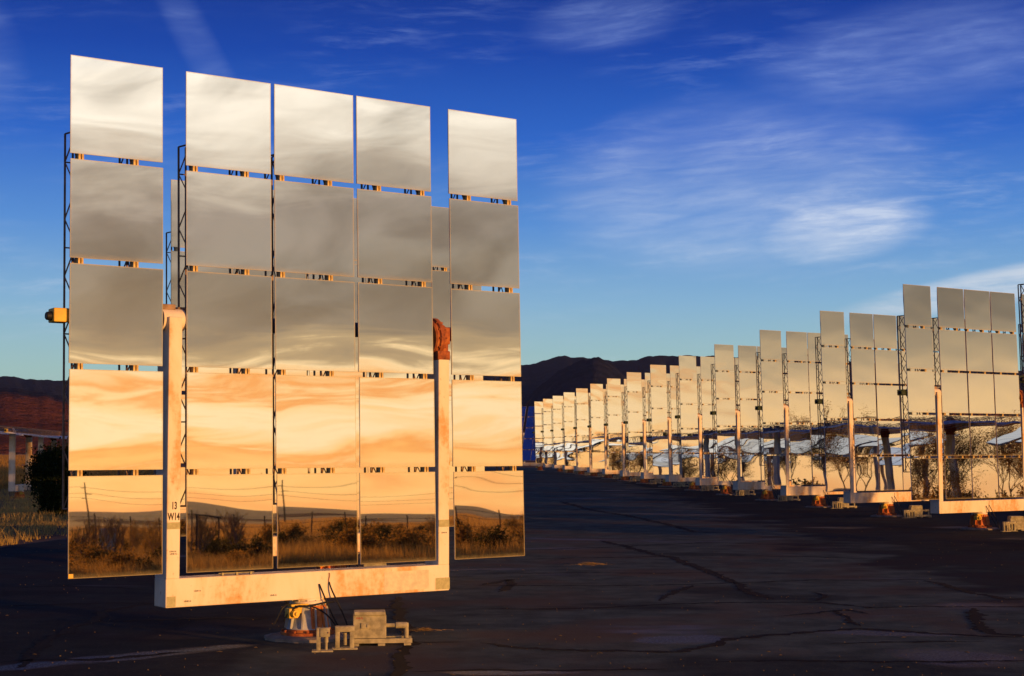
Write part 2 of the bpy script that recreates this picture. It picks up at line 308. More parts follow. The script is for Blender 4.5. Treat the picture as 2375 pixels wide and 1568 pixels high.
# ------------------------------------------------------------------ mesh helpers
def link(o, parent=None):
    COL.objects.link(o)
    if parent is not None: o.parent = parent
    return o
def obj(name, me, parent=None, mat=None):
    o = bpy.data.objects.new(name, me)
    if mat is not None and not me.materials: me.materials.append(mat)
    return link(o, parent)
def tag(o, label=None, cat=None, group=None, kind=None):
    if label: o['label'] = label
    if cat: o['category'] = cat
    if group: o['group'] = group
    if kind: o['kind'] = kind
    return o
def empty(name, loc=(0, 0, 0), rz=0.0):
    o = bpy.data.objects.new(name, None); o.empty_display_size = 0.3
    o.location = loc; o.rotation_euler = (0, 0, rz); return link(o)
class MB:
    """collects simple shapes into one mesh"""
    def __init__(s): s.v = []; s.f = []; s.smooth = []
    def add(s, vs, fs, smooth=False):
        o = len(s.v); s.v += [tuple(v) for v in vs]; s.f += [tuple(i + o for i in f) for f in fs]; s.smooth += [smooth] * len(fs); return s
    def box(s, c, d, bev=0.0, M=None):
        hx, hy, hz = d[0] / 2, d[1] / 2, d[2] / 2
        if bev <= 0:
            vs = [(sx * hx, sy * hy, sz * hz) for sx in (-1, 1) for sy in (-1, 1) for sz in (-1, 1)]
            fs = [(0, 1, 3, 2), (4, 6, 7, 5), (0, 4, 5, 1), (2, 3, 7, 6), (0, 2, 6, 4), (1, 5, 7, 3)]
        else:
            bm = bmesh.new(); bmesh.ops.create_cube(bm, size=1); bmesh.ops.scale(bm, vec=d, verts=bm.verts)
            bmesh.ops.bevel(bm, geom=bm.edges[:], offset=bev, segments=2, affect='EDGES', profile=0.5)
            bm.verts.index_update(); vs = [v.co.copy() for v in bm.verts]; fs = [[v.index for v in f.verts] for f in bm.faces]; bm.free()
        vs = [Vector(v) for v in vs]
        if M is not None: vs = [M @ v for v in vs]
        return s.add([v + Vector(c) for v in vs], fs)
    def bar(s, a, b, r, n=4, r2=None, smooth=None):
        a = Vector(a); b = Vector(b); d = (b - a)
        if d.length < 1e-6: return s
        d.normalize(); u = d.orthogonal().normalized(); w = d.cross(u); r2 = r if r2 is None else r2
        vs = []
        for p, rr in ((a, r), (b, r2)):
            for k in range(n):
                t = 2 * math.pi * (k + 0.5) / n; vs.append(p + (u * math.cos(t) + w * math.sin(t)) * rr)
        fs = [(k, (k + 1) % n, n + (k + 1) % n, n + k) for k in range(n)] + [tuple(range(n - 1, -1, -1)), tuple(range(n, 2 * n))]
        return s.add(vs, fs, (n > 6) if smooth is None else smooth)
    def tube(s, pts, r, n=6):
        pts = [Vector(p) for p in pts]; vs = []; fs = []
        ref = Vector((0.3, 0.2, 1)).normalized()
        for i, p in enumerate(pts):
            d = (pts[min(i + 1, len(pts) - 1)] - pts[max(i - 1, 0)]).normalized()
            u = d.cross(ref)
            if u.length < 1e-3: u = d.orthogonal()
            u.normalize(); w = d.cross(u)
            for k in range(n):
                t = 2 * math.pi * k / n; vs.append(p + (u * math.cos(t) + w * math.sin(t)) * r)
        for i in range(len(pts) - 1):
            for k in range(n): fs.append((i * n + k, i * n + (k + 1) % n, (i + 1) * n + (k + 1) % n, (i + 1) * n + k))
        fs += [tuple(range(n - 1, -1, -1)), tuple(range((len(pts) - 1) * n, len(pts) * n))]
        return s.add(vs, fs, True)
    def lathe(s, prof, c=(0, 0, 0), n=24, axis='Z', smooth=True):
        vs = []; fs = []; m = len(prof)
        for k in range(n):
            t = 2 * math.pi * k / n
            for r, h in prof:
                p = (r * math.cos(t), r * math.sin(t), h) if axis == 'Z' else (h, r * math.cos(t), r * math.sin(t))
                vs.append(Vector(p) + Vector(c))
        for k in range(n):
            for j in range(m - 1):
                a = k * m + j; b2 = ((k + 1) % n) * m + j; fs.append((a, b2, b2 + 1, a + 1))
        fs.append(tuple(k * m for k in range(n))[::-1]); fs.append(tuple(k * m + m - 1 for k in range(n)))
        return s.add(vs, fs, smooth)
    def mesh(s, name, mat=None):
        me = bpy.data.meshes.new(name); me.from_pydata([tuple(v) for v in s.v], [], s.f)
        me.polygons.foreach_set('use_smooth', s.smooth)
        if mat is not None: me.materials.append(mat)
        if any(s.smooth):
            try: me.set_sharp_from_angle(angle=R(40))
            except Exception: pass
        me.update(); return me
def bez(p0, p1, p2, p3, n=12):
    p0, p1, p2, p3 = map(Vector, (p0, p1, p2, p3)); out = []
    for i in range(n + 1):
        t = i / n; out.append(p0 * (1 - t) ** 3 + p1 * 3 * t * (1 - t) ** 2 + p2 * 3 * t * t * (1 - t) + p3 * t ** 3)
    return out
def fast_mesh(name, V, tri, mat, smooth=False):
    me = bpy.data.meshes.new(name); nv = len(V); nt = len(tri)
    me.vertices.add(nv); me.vertices.foreach_set('co', np.asarray(V, np.float32).ravel())
    me.loops.add(nt * 3); me.loops.foreach_set('vertex_index', np.asarray(tri, np.int32).ravel())
    me.polygons.add(nt); me.polygons.foreach_set('loop_start', np.arange(0, nt * 3, 3, dtype=np.int32))
    if smooth: me.polygons.foreach_set('use_smooth', np.ones(nt, bool))
    me.materials.append(mat); me.update(calc_edges=True); return me
def px_ground(x, y, z=0.0):
    """where the ray of a photo pixel (2560 wide) meets the ground"""
    q = 2375 / 2560
    v = Vector(((x * q - 1187.5) / F_PX, -(y * q - 784) / F_PX, -1.0))
    d = cam.matrix_world.to_3x3() @ v; t = (z - CAM_H) / d.z
    return Vector((0, 0, CAM_H)) + d * t

# ------------------------------------------------------------------ ground, asphalt, hills
ASL, ASR = -13.0, 20.0
def sstep(a, b, x):
    t = np.clip((x - a) / (b - a), 0, 1); return t * t * (3 - 2 * t)
def ground_h(x, y):
    x = np.asarray(x, float); y = np.asarray(y, float)
    out = sstep(ASR + 0.5, ASR + 10, x) + sstep(-ASL + 0.5, -ASL + 10, -x)
    h = -0.02 - 0.5 * sstep(14, 30, -x)
    h = h + out * 0.07 * (np.sin(x * 0.23 + y * 0.11) + np.sin(x * 0.09 - y * 0.17 + 1.3))
    return h
def build_ground():
    ax = np.concatenate([-np.geomspace(9000, 90, 22), np.arange(-84, 120, 3.0), np.geomspace(126, 9000, 22)])
    ay = np.concatenate([-np.geomspace(9000, 95, 22), np.arange(-90, 220, 4.0), np.geomspace(226, 9000, 22)])
    X, Y = np.meshgrid(ax, ay); Z = ground_h(X, Y)
    nx, ny = len(ax), len(ay); V = np.stack([X.ravel(), Y.ravel(), Z.ravel()], 1)
    i = np.arange((ny - 1) * (nx - 1)); r = i // (nx - 1); c = i % (nx - 1); a = r * nx + c
    tri = np.concatenate([np.stack([a, a + 1, a + nx + 1], 1), np.stack([a, a + nx + 1, a + nx], 1)])
    tag(obj('ground', fast_mesh('ground', V, tri, SOIL, True)), 'dry reddish brown soil reaching to the hills', kind='structure')
    # asphalt apron with ragged edges
    vs = []; fs = []; ys = np.arange(-45, 215, 1.0)
    for k, yy in enumerate(ys):
        l = ASL + 0.35 * math.sin(yy * 0.31) + 0.25 * math.sin(yy * 0.83 + 1) + random.uniform(-.12, .12)
        r_ = ASR + 0.35 * math.sin(yy * 0.27 + 2) + random.uniform(-.15, .15)
        for t in np.linspace(0, 1, 7): vs.append((l + (r_ - l) * t, yy, 0.0))
    for k in range(len(ys) - 1):
        for j in range(6): a = k * 7 + j; fs.append((a, a + 1, a + 8, a + 7))
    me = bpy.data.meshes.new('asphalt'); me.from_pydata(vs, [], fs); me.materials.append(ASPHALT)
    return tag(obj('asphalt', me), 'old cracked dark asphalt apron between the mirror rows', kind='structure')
asphalt = build_ground()

def build_hills():
    # skyline heights (pixels of the 2375 frame above the horizon) by column, ahead of the camera
    prof_x = [-900, -300, -60, 30, 60, 100, 155, 400, 700, 1000, 1217, 1260, 1310, 1360, 1420, 1480, 1560, 1620, 1760, 1900, 2100, 2300, 2600, 3200]
    prof_y = [90, 140, 158, 164, 157, 152, 153, 165, 170, 180, 197, 202, 213, 206, 202, 203, 211, 213, 206, 200, 188, 178, 150, 80]
    azs = np.concatenate([np.linspace(-math.pi, -0.45, 260, endpoint=False), np.linspace(-0.45, 0.45, 700, endpoint=False), np.linspace(0.45, math.pi, 260, endpoint=False)])
    na, nr = len(azs), 64
    rs = np.concatenate([np.linspace(1150, 3300, 50), np.linspace(3450, 6500, 14)])
    V = np.zeros((nr, na, 3))
    k = rng.uniform(0, 6.28, 40)
    for j, r in enumerate(rs):
        px = 1187.5 + F_PX * np.tan(np.clip(azs, -1.1, 1.1))
        base = np.interp(px, prof_x, prof_y) / F_PX * 3300
        fw = sstep(1.05, 0.7, np.abs(azs)); base = base * fw
        # foothill ahead, other directions low distant ridges
        foot = 92 * np.exp(-((px - 1365) / 150.0) ** 2) * math.exp(-((r - 1900) / 380.0) ** 2)
        foot += 58 * np.exp(-((px - 20) / 330.0) ** 2) * math.exp(-((r - 1800) / 420.0) ** 2)
        rise = float(sstep(1300, 3300, np.array(r))) ** 1.35 if r <= 3300 else 1 - 0.55 * float(sstep(3300, 6500, np.array(r)))
        b = np.degrees(azs)   # right side of the place
        ridge = 40 * np.exp(-((b - 118.5) / 3.2) ** 2) + 10 * np.exp(-((b - 112) / 5.0) ** 2) + 12
        ridge = ridge + 5 * np.sin(azs * 31 + k[0]) + 2.5 * np.sin(azs * 67 + k[1])
        near = 3.5 + 2 * np.sin(azs * 23 + k[2]) + 1.5 * np.sin(azs * 51 + k[3])
        other = ridge * math.exp(-((r - 5200) / 700.0) ** 2) + near * math.exp(-((r - 1800) / 300.0) ** 2)
        h = base * rise + foot * fw + other * (1 - fw)
        rough = np.zeros(na)
        for q in range(6): rough += np.sin(azs * (19 * 1.7 ** q) + k[4 + q] + r * 0.0011 * (q + 1)) / (1.55 ** q)
        h = h + rough * 0.035 * h * np.sin(math.pi * min(1, r / 3300.0)) - 1.5
        gul = np.zeros(na)
        for q in range(7):
            fq = 60 * 1.6 ** q; gul += (1 - np.abs(np.sin(azs * fq + k[12 + q] + 0.9 * math.sin(r * 0.0021 * (1 + .3 * q) + k[20 + q])))) / (1.45 ** q)
        h = h - (gul - 1.1) * 0.055 * np.minimum(h, 140) * math.sin(math.pi * min(1.0, max(0.0, (r - 1150) / 2400.0))) * fw
        if j in (0, nr - 1): h = h * 0 - 3
        V[j, :, 0] = r * np.sin(azs); V[j, :, 1] = r * np.cos(azs); V[j, :, 2] = h
    i = np.arange((nr - 1) * na); rr = i // na; c = i % na; c2 = (c + 1) % na
    tri = np.concatenate([np.stack([rr * na + c, rr * na + c2, (rr + 1) * na + c2], 1), np.stack([rr * na + c, (rr + 1) * na + c2, (rr + 1) * na + c], 1)])
    tag(obj('hills', fast_mesh('hills', V.reshape(-1, 3), tri[:, ::-1], HILL, True)), 'scrub covered hills, upper slopes painted dark as cloud shadow, reddish lower slopes', kind='structure')
build_hills()

# ------------------------------------------------------------------ heliostat parts
TH = 0.6308                          # yaw of the standing heliostats
FW, FH, VG = 1.21, 1.22, 0.07
COLU = [0, 1.53, 2.79, 4.05, 5.57]   # left edge of each facet column
UC = 3.39
HTOT = 5 * FH + 4 * VG
ZAX = 4.12; YF = -0.16; TILT = 0.03; ZBOT = 0.95
def facet_mesh(name, amp, seed):
    r = random.Random(seed); n = 15; vs = []; fs = []; mats = []
    ph = [r.uniform(0, 6.28) for _ in range(12)]; am = [r.uniform(0.6, 1.3) for _ in range(4)]; ax = [r.uniform(-.35, .35) for _ in range(4)]
    kk = [3.1, 5.2, 8.4, 13.0]
    def wave(x, z):
        s = 0
        for i, k in enumerate(kk):
            s += am[i] / k * math.sin(k * (z * 1.0 + ax[i] * x) + ph[i] + 0.5 * math.sin(2.2 * x + ph[i + 4])) * (0.8, 0.6, 0.5, 0.3)[i]
        return amp * s
    for i in range(n):
        for j in range(n):
            x = (j / (n - 1) - .5) * FW; z = (i / (n - 1) - .5) * FH
            vs.append((x, wave(x, z), z))
    for i in range(n - 1):
        for j in range(n - 1):
            a = i * n + j; fs.append((a, a + 1, a + n + 1, a + n)); mats.append(0)
    # rim and back pan
    rim = [j for j in range(n)] + [i * n + n - 1 for i in range(1, n)] + [(n - 1) * n + j for j in range(n - 2, -1, -1)] + [i * n for i in range(n - 2, 0, -1)]
    def ring(dy, k, bulge=0.0):
        o = len(vs)
        for v in rim:
            x, y, z = vs[v]; vs.append((x * k, y + dy + bulge * math.sin(z * 7), z * k))
        return o
    m = len(rim); oa = ring(0.0, 1.0); o0 = ring(0.012, 1.0); o1 = ring(0.03, 0.985, 0.004); o2 = ring(0.075, 0.90, 0.006)
    for k in range(m):
        k2 = (k + 1) % m
        fs.append((oa + k, o0 + k, o0 + k2, oa + k2)); mats.append(1)
        fs.append((o0 + k, o1 + k, o1 + k2, o0 + k2)); mats.append(1)
        fs.append((o1 + k, o2 + k, o2 + k2, o1 + k2)); mats.append(1)
    fs.append(tuple(o2 + k for k in range(m))[::-1]); mats.append(1)
    me = bpy.data.meshes.new(name); me.from_pydata(vs, [], fs); me.materials.append(MIRROR); me.materials.append(BACK)
    me.polygons.foreach_set('material_index', mats); me.polygons.foreach_set('use_smooth', [q == 0 for q in mats]); me.update(); return me
FACETS_CALM = [facet_mesh('mirror_facet', 0.0019, s) for s in range(8)]
FACETS_WAVY = [facet_mesh('mirror_facet', 0.0030, s) for s in range(20, 30)]

def truss_mesh():
    m = MB(); z0, z1 = 0.83, 5.46; r = 0.013
    ch = [(0, 0.09), (-0.05, 0.33), (0.05, 0.33)]
    for cx, cy in ch: m.box((cx, cy, (z0 + z1) / 2), (0.021, 0.021, z1 - z0))
    n = 13; dz = (z1 - z0) / n
    for i in range(n):
        a, b = z0 + i * dz, z0 + (i + 1) * dz
        for s in (1, 2):
            p, q = ((ch[0], ch[s]) if (i + s) % 2 == 0 else (ch[s], ch[0]))
            m.bar((p[0], p[1], a), (q[0], q[1], b), 0.010)
        if i % 3 == 0: m.bar((-0.05, 0.33, a), (0.05, 0.33, a), 0.009)
    for z in (z0, z1):
        for s in (1, 2): m.bar((0, 0.09, z), (ch[s][0], 0.33, z), 0.012)
    return m.mesh('truss', STEEL)
def bracket_mesh():
    m = MB()
    for s in (-1, 1): m.box((s * 0.021, 0.045, 0), (0.026, 0.07, 0.17))
    m.box((0, 0.082, 0), (0.068, 0.012, 0.19)); return m.mesh('bracket', BRKT)
ME_TRUSS = truss_mesh(); ME_BRKT = bracket_mesh()
PL, PR, PW = -2.02, 2.03, 0.18
def mesh_of(fn, name, mat): m = MB(); fn(m); return m.mesh(name, mat)
ME_BEAM = mesh_of(lambda m: m.box((0.005, -0.025, 0.71), (PR - PL + PW + 0.006, 0.346, 0.36), 0.012), 'yoke_beam', PAINT)
ME_POSTL = mesh_of(lambda m: m.box((PL, -0.025, (0.885 + 4.16) / 2), (PW, 0.352, 4.16 - 0.885), 0.012), 'yoke_post', PAINT)
ME_POSTR = mesh_of(lambda m: m.box((PR, -0.025, (0.885 + 3.86) / 2), (PW, 0.352, 3.86 - 0.885), 0.012), 'yoke_post', PAINT)
def _tt(m):
    m.bar((-3.2, 0.03, ZAX), (3.2, 0.03, ZAX), 0.10, 16)
    for u in (-2.45, -1.6, 1.5, 2.5): m.lathe([(0.10, -0.02), (0.17, -0.02), (0.17, 0.02), (0.10, 0.02)], (u, 0.03, ZAX), 16, 'X', False)
ME_TUBE = mesh_of(_tt, 'torque_tube', TUBE)
def _brg(m):
    m.bar((PL - 0.13, 0.0, 4.13), (PL + 0.17, 0.0, 4.13), 0.145, 20)
ME_BRG = mesh_of(_brg, 'bearing_housing', PAINT)
def _cap(m):
    m.box((PL - 0.05, 0.05, 4.29), (0.20, 0.26, 0.07), 0.01); m.box((PL + 0.25, 0.08, 4.22), (0.30, 0.22, 0.16), 0.01)
ME_CAP = mesh_of(_cap, 'bearing_cap', STEEL)
def _drv(m):
    c = (PR + 0.03, 0.05, 4.04)
    m.lathe([(0.10, -0.16), (0.25, -0.16), (0.27, -0.14), (0.27, -0.11), (0.30, -0.10), (0.30, -0.04), (0.26, -0.03), (0.22, 0.07), (0.12, 0.10)], c, 28, 'X', True)
    for k in range(14):
        t = 2 * math.pi * k / 14; p = Vector(c) + Vector((-0.10, 0.283 * math.cos(t), 0.283 * math.sin(t))); m.bar(p - Vector((0.02, 0, 0)), p + Vector((0.09, 0, 0)), 0.014, 6)
    m.box((PR + 0.03, 0.0, 4.08), (0.18, 0.36, 0.24), 0.015); m.box((PR + 0.0, -0.03, 3.90), (0.20, 0.28, 0.24), 0.02)
    m.box((PR, -0.02, 3.80), (0.21, 0.37, 0.13), 0.015)
    m.bar((PR - 0.05, 0.1, 4.32), (PR - 0.05, 0.1, 4.43), 0.012, 6)
ME_DRV = mesh_of(_drv, 'elevation_drive', RUST)
def _ped(m):
    m.lathe([(0.29, 0.13), (0.27, 0.16), (0.255, 0.22), (0.215, 0.42), (0.215, 0.47)], n=32)
    for k in range(10):
        t = 2 * math.pi * (k + .3) / 10; ct, st = math.cos(t), math.sin(t)
        M = Matrix.Rotation(t, 3, 'Z'); m.box((ct * 0.25, st * 0.25, 0.28), (0.07, 0.022, 0.28), 0, M @ Matrix.Rotation(-0.16, 3, 'Y'))
ME_PED = mesh_of(_ped, 'azimuth_drive', GREY)
ME_PED2 = mesh_of(_ped, 'azimuth_drive', ORANGE)
ME_PEDO = mesh_of(lambda m: [m.box((0.235 * math.cos(t), 0.235 * math.sin(t), 0.29), (0.05, 0.075, 0.30), 0.006, Matrix.Rotation(t, 3, 'Z') @ Matrix.Rotation(-0.16, 3, 'Y')) for t in (-1.75, -1.45, -1.1, -0.7)], 'primed_rib', ORANGE)
def _collar(m):
    m.lathe([(0.20, 0.465), (0.24, 0.465), (0.24, 0.50), (0.21, 0.505), (0.21, 0.535), (0.1, 0.535)], n=28)
    for k in range(12): t = 2 * math.pi * k / 12; m.bar((0.228 * math.cos(t), 0.228 * math.sin(t), 0.44), (0.228 * math.cos(t), 0.228 * math.sin(t), 0.515), 0.012, 6)
ME_COLLAR = mesh_of(_collar, 'collar', PAINT)
ME_FLANGE = mesh_of(lambda m: [m.lathe([(0.2, 0.055), (0.36, 0.055), (0.36, 0.095), (0.30, 0.10), (0.29, 0.135), (0.1, 0.135)], n=28)] + [m.bar((0.33 * math.cos(k * .524), 0.33 * math.sin(k * .524), 0.05), (0.33 * math.cos(k * .524), 0.33 * math.sin(k * .524), 0.125), 0.016, 6) for k in range(12)], 'base_flange', RUST)
def _pad(m):
    n = 26; r = random.Random(3); ro = [0.56 + r.uniform(-.035, .035) for _ in range(n)]
    vs = []; 
    for k in range(n):
        t = 2 * math.pi * k / n; vs += [(ro[k] * math.cos(t), ro[k] * math.sin(t), -0.03), ((ro[k] - .01) * math.cos(t), (ro[k] - .01) * math.sin(t), 0.035), ((ro[k] - .10) * math.cos(t), (ro[k] - .10) * math.sin(t), 0.06)]
    fs = []
    for k in range(n):
        a = 3 * k; b = 3 * ((k + 1) % n); fs += [(a, b, b + 1, a + 1), (a + 1, b + 1, b + 2, a + 2)]
    fs.append(tuple(3 * k + 2 for k in range(n))); m.add(vs, fs)
ME_PAD = mesh_of(_pad, 'footing', CONC)
def _mot(m):
    c = Vector((-0.33, -0.16, 0.36))
    m.box(c, (0.14, 0.13, 0.13), 0.015); m.bar(c + Vector((0, -0.06, 0)), c + Vector((0, -0.13, 0)), 0.05, 14); m.bar(c + Vector((0, -0.12, 0)), c + Vector((0, -0.16, 0)), 0.025, 10)
    m.box(c + Vector((0.10, 0.03, 0.04)), (0.12, 0.10, 0.10), 0.01); m.box(c + Vector((0.10, 0, 0.10)), (0.26, 0.10, 0.03), 0.005)
ME_MOT = mesh_of(_mot, 'drive_motor', YELLOW)
def hoses():
    paths = [bez((0.05, -0.21, 0.72), (0.10, -0.27, 0.55), (0.16, -0.36, 0.30), (0.28, -0.40, 0.10)),
             bez((0.20, -0.21, 0.74), (0.19, -0.30, 0.58), (0.34, -0.34, 0.40), (0.40, -0.42, 0.06)),
             bez((0.20, -0.212, 0.86), (0.22, -0.215, 0.82), (0.18, -0.215, 0.78), (0.20, -0.21, 0.73)),
             bez((-0.42, -0.12, 0.26), (-0.40, -0.30, 0.58), (0.05, -0.38, 0.50), (0.22, -0.42, 0.12)),
             bez((-0.40, -0.10, 0.52), (-0.30, -0.30, 0.36), (0.0, -0.30, 0.50), (0.26, -0.24, 0.48)),
             bez((-0.30, -0.16, 0.46), (-0.52, -0.2, 0.55), (-0.50, -0.16, 0.30), (-0.58, -0.12, 0.22))]
    return [MB().tube(p, 0.011 if i != 2 else 0.005, 6).mesh('hose', BLACK if i != 2 else RUST) for i, p in enumerate(paths)]
ME_HOSE = hoses()
def _sens(m): m.box((-0.07, 0.06, 0), (0.20, 0.20, 0.17), 0.012)
ME_SENS = mesh_of(_sens, 'sensor_housing', YELLOW)
ME_LENS = mesh_of(lambda m: [m.bar((-0.165, 0.06, -0.01), (-0.225, 0.06, -0.01), 0.06, 16, 0.05), m.bar((-0.22, 0.06, -0.01), (-0.235, 0.06, -0.01), 0.05, 16, 0.04)], 'lens_hood', BLACK)
ME_SARM = mesh_of(lambda m: m.box((0.06, 0.06, 0), (0.12, 0.05, 0.07)), 'sensor_arm', STEEL)
TRU = [(0, .09), (0, .68), (1, .08), (1, .68), (2, .07), (2, .67), (3, .27), (3, .86), (4, .26), (4, .85)]
SX_LEN = 0
def put(name, me, parent, M=None):
    o = bpy.data.objects.new(name, me); COL.objects.link(o); o.parent = parent
    if M is not None: o.matrix_local = M
    return o
def heliostat(loc, rz, label, group=None, rot=0.0, wavy=True, detail=2, jitter=0.001, seed=0, tilt=TILT, facet_tilt=0.0244):
    r = random.Random(seed)
    h = empty('heliostat', loc, rz); tag(h, label, 'heliostat', group)
    E = Matrix.Translation((0, 0, ZAX)) @ Matrix.Rotation(rot if rot else -tilt, 4, 'X') @ Matrix.Translation((0, YF, ZBOT - ZAX))
    F = FACETS_WAVY if wavy else FACETS_CALM
    for c in range(5):
        for k in range(5):
            x = COLU[c] - UC + FW / 2; z = (4 - k) * (FH + VG) + FH / 2
            M = E @ Matrix.Translation((x + r.uniform(-.004, .004), r.uniform(-.004, .004), z)) @ Matrix.Rotation(tilt - facet_tilt + r.gauss(0, jitter), 4, 'X') @ Matrix.Rotation(r.gauss(0, jitter), 4, 'Z') @ Matrix.Rotation(r.gauss(0, 0.0015), 4, 'Y')
            f = put('mirror_facet', F[r.randrange(len(F))], h, M)
    for c, fr in TRU:
        t = put('truss', ME_TRUSS, h, E @ Matrix.Translation((COLU[c] - UC + fr * FW, 0, 0)))
        if detail >= 1:
            for k in range(4):
                put('bracket', ME_BRKT, t, Matrix.Translation((0.035, 0, 4.0 * 0 + (k + 1) * (FH + VG) - VG / 2)))
    put('torque_tube', ME_TUBE, h)
    put('yoke_beam', ME_BEAM, h); put('yoke_post', ME_POSTL, h); put('yoke_post', ME_POSTR, h)
    b = put('bearing_housing', ME_BRG, h); put('bearing_cap', ME_CAP, b); put('elevation_drive', ME_DRV, h)
    p = put('azimuth_drive', ME_PED if detail == 2 else ME_PED2, h)
    put('collar', ME_COLLAR, p); put('base_flange', ME_FLANGE, p); put('drive_motor', ME_MOT, p); put('footing', ME_PAD, h)
    if detail >= 1:
        put('primed_rib', ME_PEDO, p)
        for m in ME_HOSE[:(6 if detail > 1 else 3)]: put('hose', m, h)
    S = E @ Matrix.Translation((-UC, 0.10, 3.17))
    s = put('sensor_housing', ME_SENS, h, S); put('lens_hood', ME_LENS, s); put('sensor_arm', ME_SARM, s)
    return h

# ------------------------------------------------------------------ control cabinet and cable stands beside each pedestal
ME_CAB = mesh_of(lambda m: m.box((0, 0, 0.235), (0.42, 0.24, 0.29), 0.008), 'cabinet_body', CREAM)
ME_LID = mesh_of(lambda m: m.box((0, -0.01, 0.405), (0.40, 0.27, 0.05), 0.012), 'lid', CREAM)
ME_LATCH = mesh_of(lambda m: [m.box((-0.06, -0.127, 0.25), (0.10, 0.016, 0.07), 0.004), m.box((-0.02, -0.137, 0.25), (0.03, 0.02, 0.04), 0.004)], 'latch', CREAM)
ME_RAIL = mesh_of(lambda m: [m.box((0.15, s * 0.13, 0.06), (0.78, 0.05, 0.055)) for s in (-1, 1)] + [m.box((x, 0, 0.015), (0.09, 0.34, 0.03)) for x in (-0.18, 0.15, 0.48)], 'rail', CREAM)
ME_COND = mesh_of(lambda m: [m.bar((0.20, 0.0, 0.24), (0.34, 0.0, 0.24), 0.026, 12), m.bar((0.335, 0.0, 0.24), (0.48, 0.0, 0.24), 0.040, 14), m.bar((0.47, 0.0, 0.27), (0.47, 0.0, 0.05), 0.030, 12)], 'conduit', CREAM)
ME_STAND = mesh_of(lambda m: [m.box((-0.05, 0, 0.15), (0.05, 0.09, 0.28), 0.004), m.box((0.03, -0.01, 0.235), (0.12, 0.10, 0.11), 0.006), m.bar((0.045, -0.01, 0.20), (0.045, -0.01, 0.11), 0.026, 12), m.bar((0.045, -0.01, 0.13), (0.045, -0.01, 0.02), 0.018, 8), m.box((0.0, 0, 0.008), (0.26, 0.18, 0.02))], 'frame', CREAM)
ME_STAND2 = mesh_of(lambda m: [m.box((-0.10, 0, 0.145), (0.055, 0.10, 0.27), 0.004), m.box((0.08, 0, 0.145), (0.055, 0.10, 0.27), 0.004), m.box((-0.01, 0.0, 0.25), (0.24, 0.11, 0.07), 0.006), m.bar((-0.005, 0, 0.20), (-0.005, 0, 0.05), 0.022, 10), m.box((-0.01, 0, 0.008), (0.32, 0.18, 0.02))], 'frame', CREAM)
ME_STCAP = mesh_of(lambda m: m.bar((0.075, -0.055, 0.235), (0.075, -0.072, 0.235), 0.012, 8), 'bolt', STEEL)
def base_kit(hx, hy, where, group, main=False):
    c = empty('control_cabinet', (hx + 0.88, hy - 0.72, 0), 0.10)
    tag(c, ('cream control cabinet with hinged lid beside the pedestal of 13 W14' if main else 'cream control cabinet at the ' + where), 'cabinet', 'control cabinets at the pedestals')
    body = put('cabinet_body', ME_CAB, c); put('lid', ME_LID, c); put('latch', ME_LATCH, body); put('rail', ME_RAIL, c); put('conduit', ME_COND, c)
    s = empty('cable_stand', (hx + 0.36, hy - 1.42, 0), 0.10)
    tag(s, ('cream single post cable stand in front of the pedestal of 13 W14' if main else 'single post cable stand at the ' + where), 'cable stand', 'cable stands at the pedestals')
    put('frame', ME_STAND, s); put('bolt', ME_STCAP, s)
    s = empty('cable_stand', (hx + 0.62, hy - 1.18, 0), 0.10)
    tag(s, ('cream two legged cable stand between pedestal and cabinet of 13 W14' if main else 'two legged cable stand at the ' + where), 'cable stand', 'cable stands at the pedestals')
    put('frame', ME_STAND2, s)
    return c

# ------------------------------------------------------------------ the two rows of standing heliostats
MAIN = Vector((-2.71, 21.856)); STEP = Vector((-0.714, 9.345)); RA = Vector((14.30, 50.32))
NR = 14
ORD = ['', 'first', 'second', 'third', 'fourth', 'fifth', 'sixth', 'seventh', 'eighth', 'ninth', 'tenth', 'eleventh', 'twelfth', 'thirteenth', 'fourteenth', 'fifteenth']
main = heliostat((MAIN.x, MAIN.y, 0), TH, 'big five by five mirror heliostat marked 13 W14 on its white post', wavy=False, seed=11, detail=2, jitter=0.0017)
base_kit(MAIN.x, MAIN.y, '', None, True)
for k in range(1, 6):
    p = MAIN + STEP * k
    heliostat((p.x, p.y, 0), TH, 'heliostat standing directly behind the one marked 13 W14, seen through its gaps' if k == 1 else ORD[k] + ' mirror heliostat in line behind the one marked 13 W14',
              'heliostats in line behind the marked one' if k > 1 else None, seed=40 + k, detail=1, wavy=False)
    base_kit(p.x, p.y, ORD[k] + ' heliostat behind 13 W14', None)
for k in range(-1, NR):
    p = RA + STEP * k
    heliostat((p.x, p.y, 0), TH, 'upright heliostat of the long row, ' + ORD[NR - k] + ' from the bluish one turned aside', 'heliostats in the long row', seed=100 + k, detail=1, jitter=0.0022, facet_tilt=0.026)
    base_kit(p.x, p.y, 'long row heliostat ' + ORD[NR - k] + ' from the bluish one', None)
p = RA + STEP * NR
heliostat((p.x - 1.2, p.y + 3, 0), TH - 1.15, 'bluish mirror heliostat turned aside at the far end of the long row', seed=150, detail=1, facet_tilt=0.30, tilt=0.30)

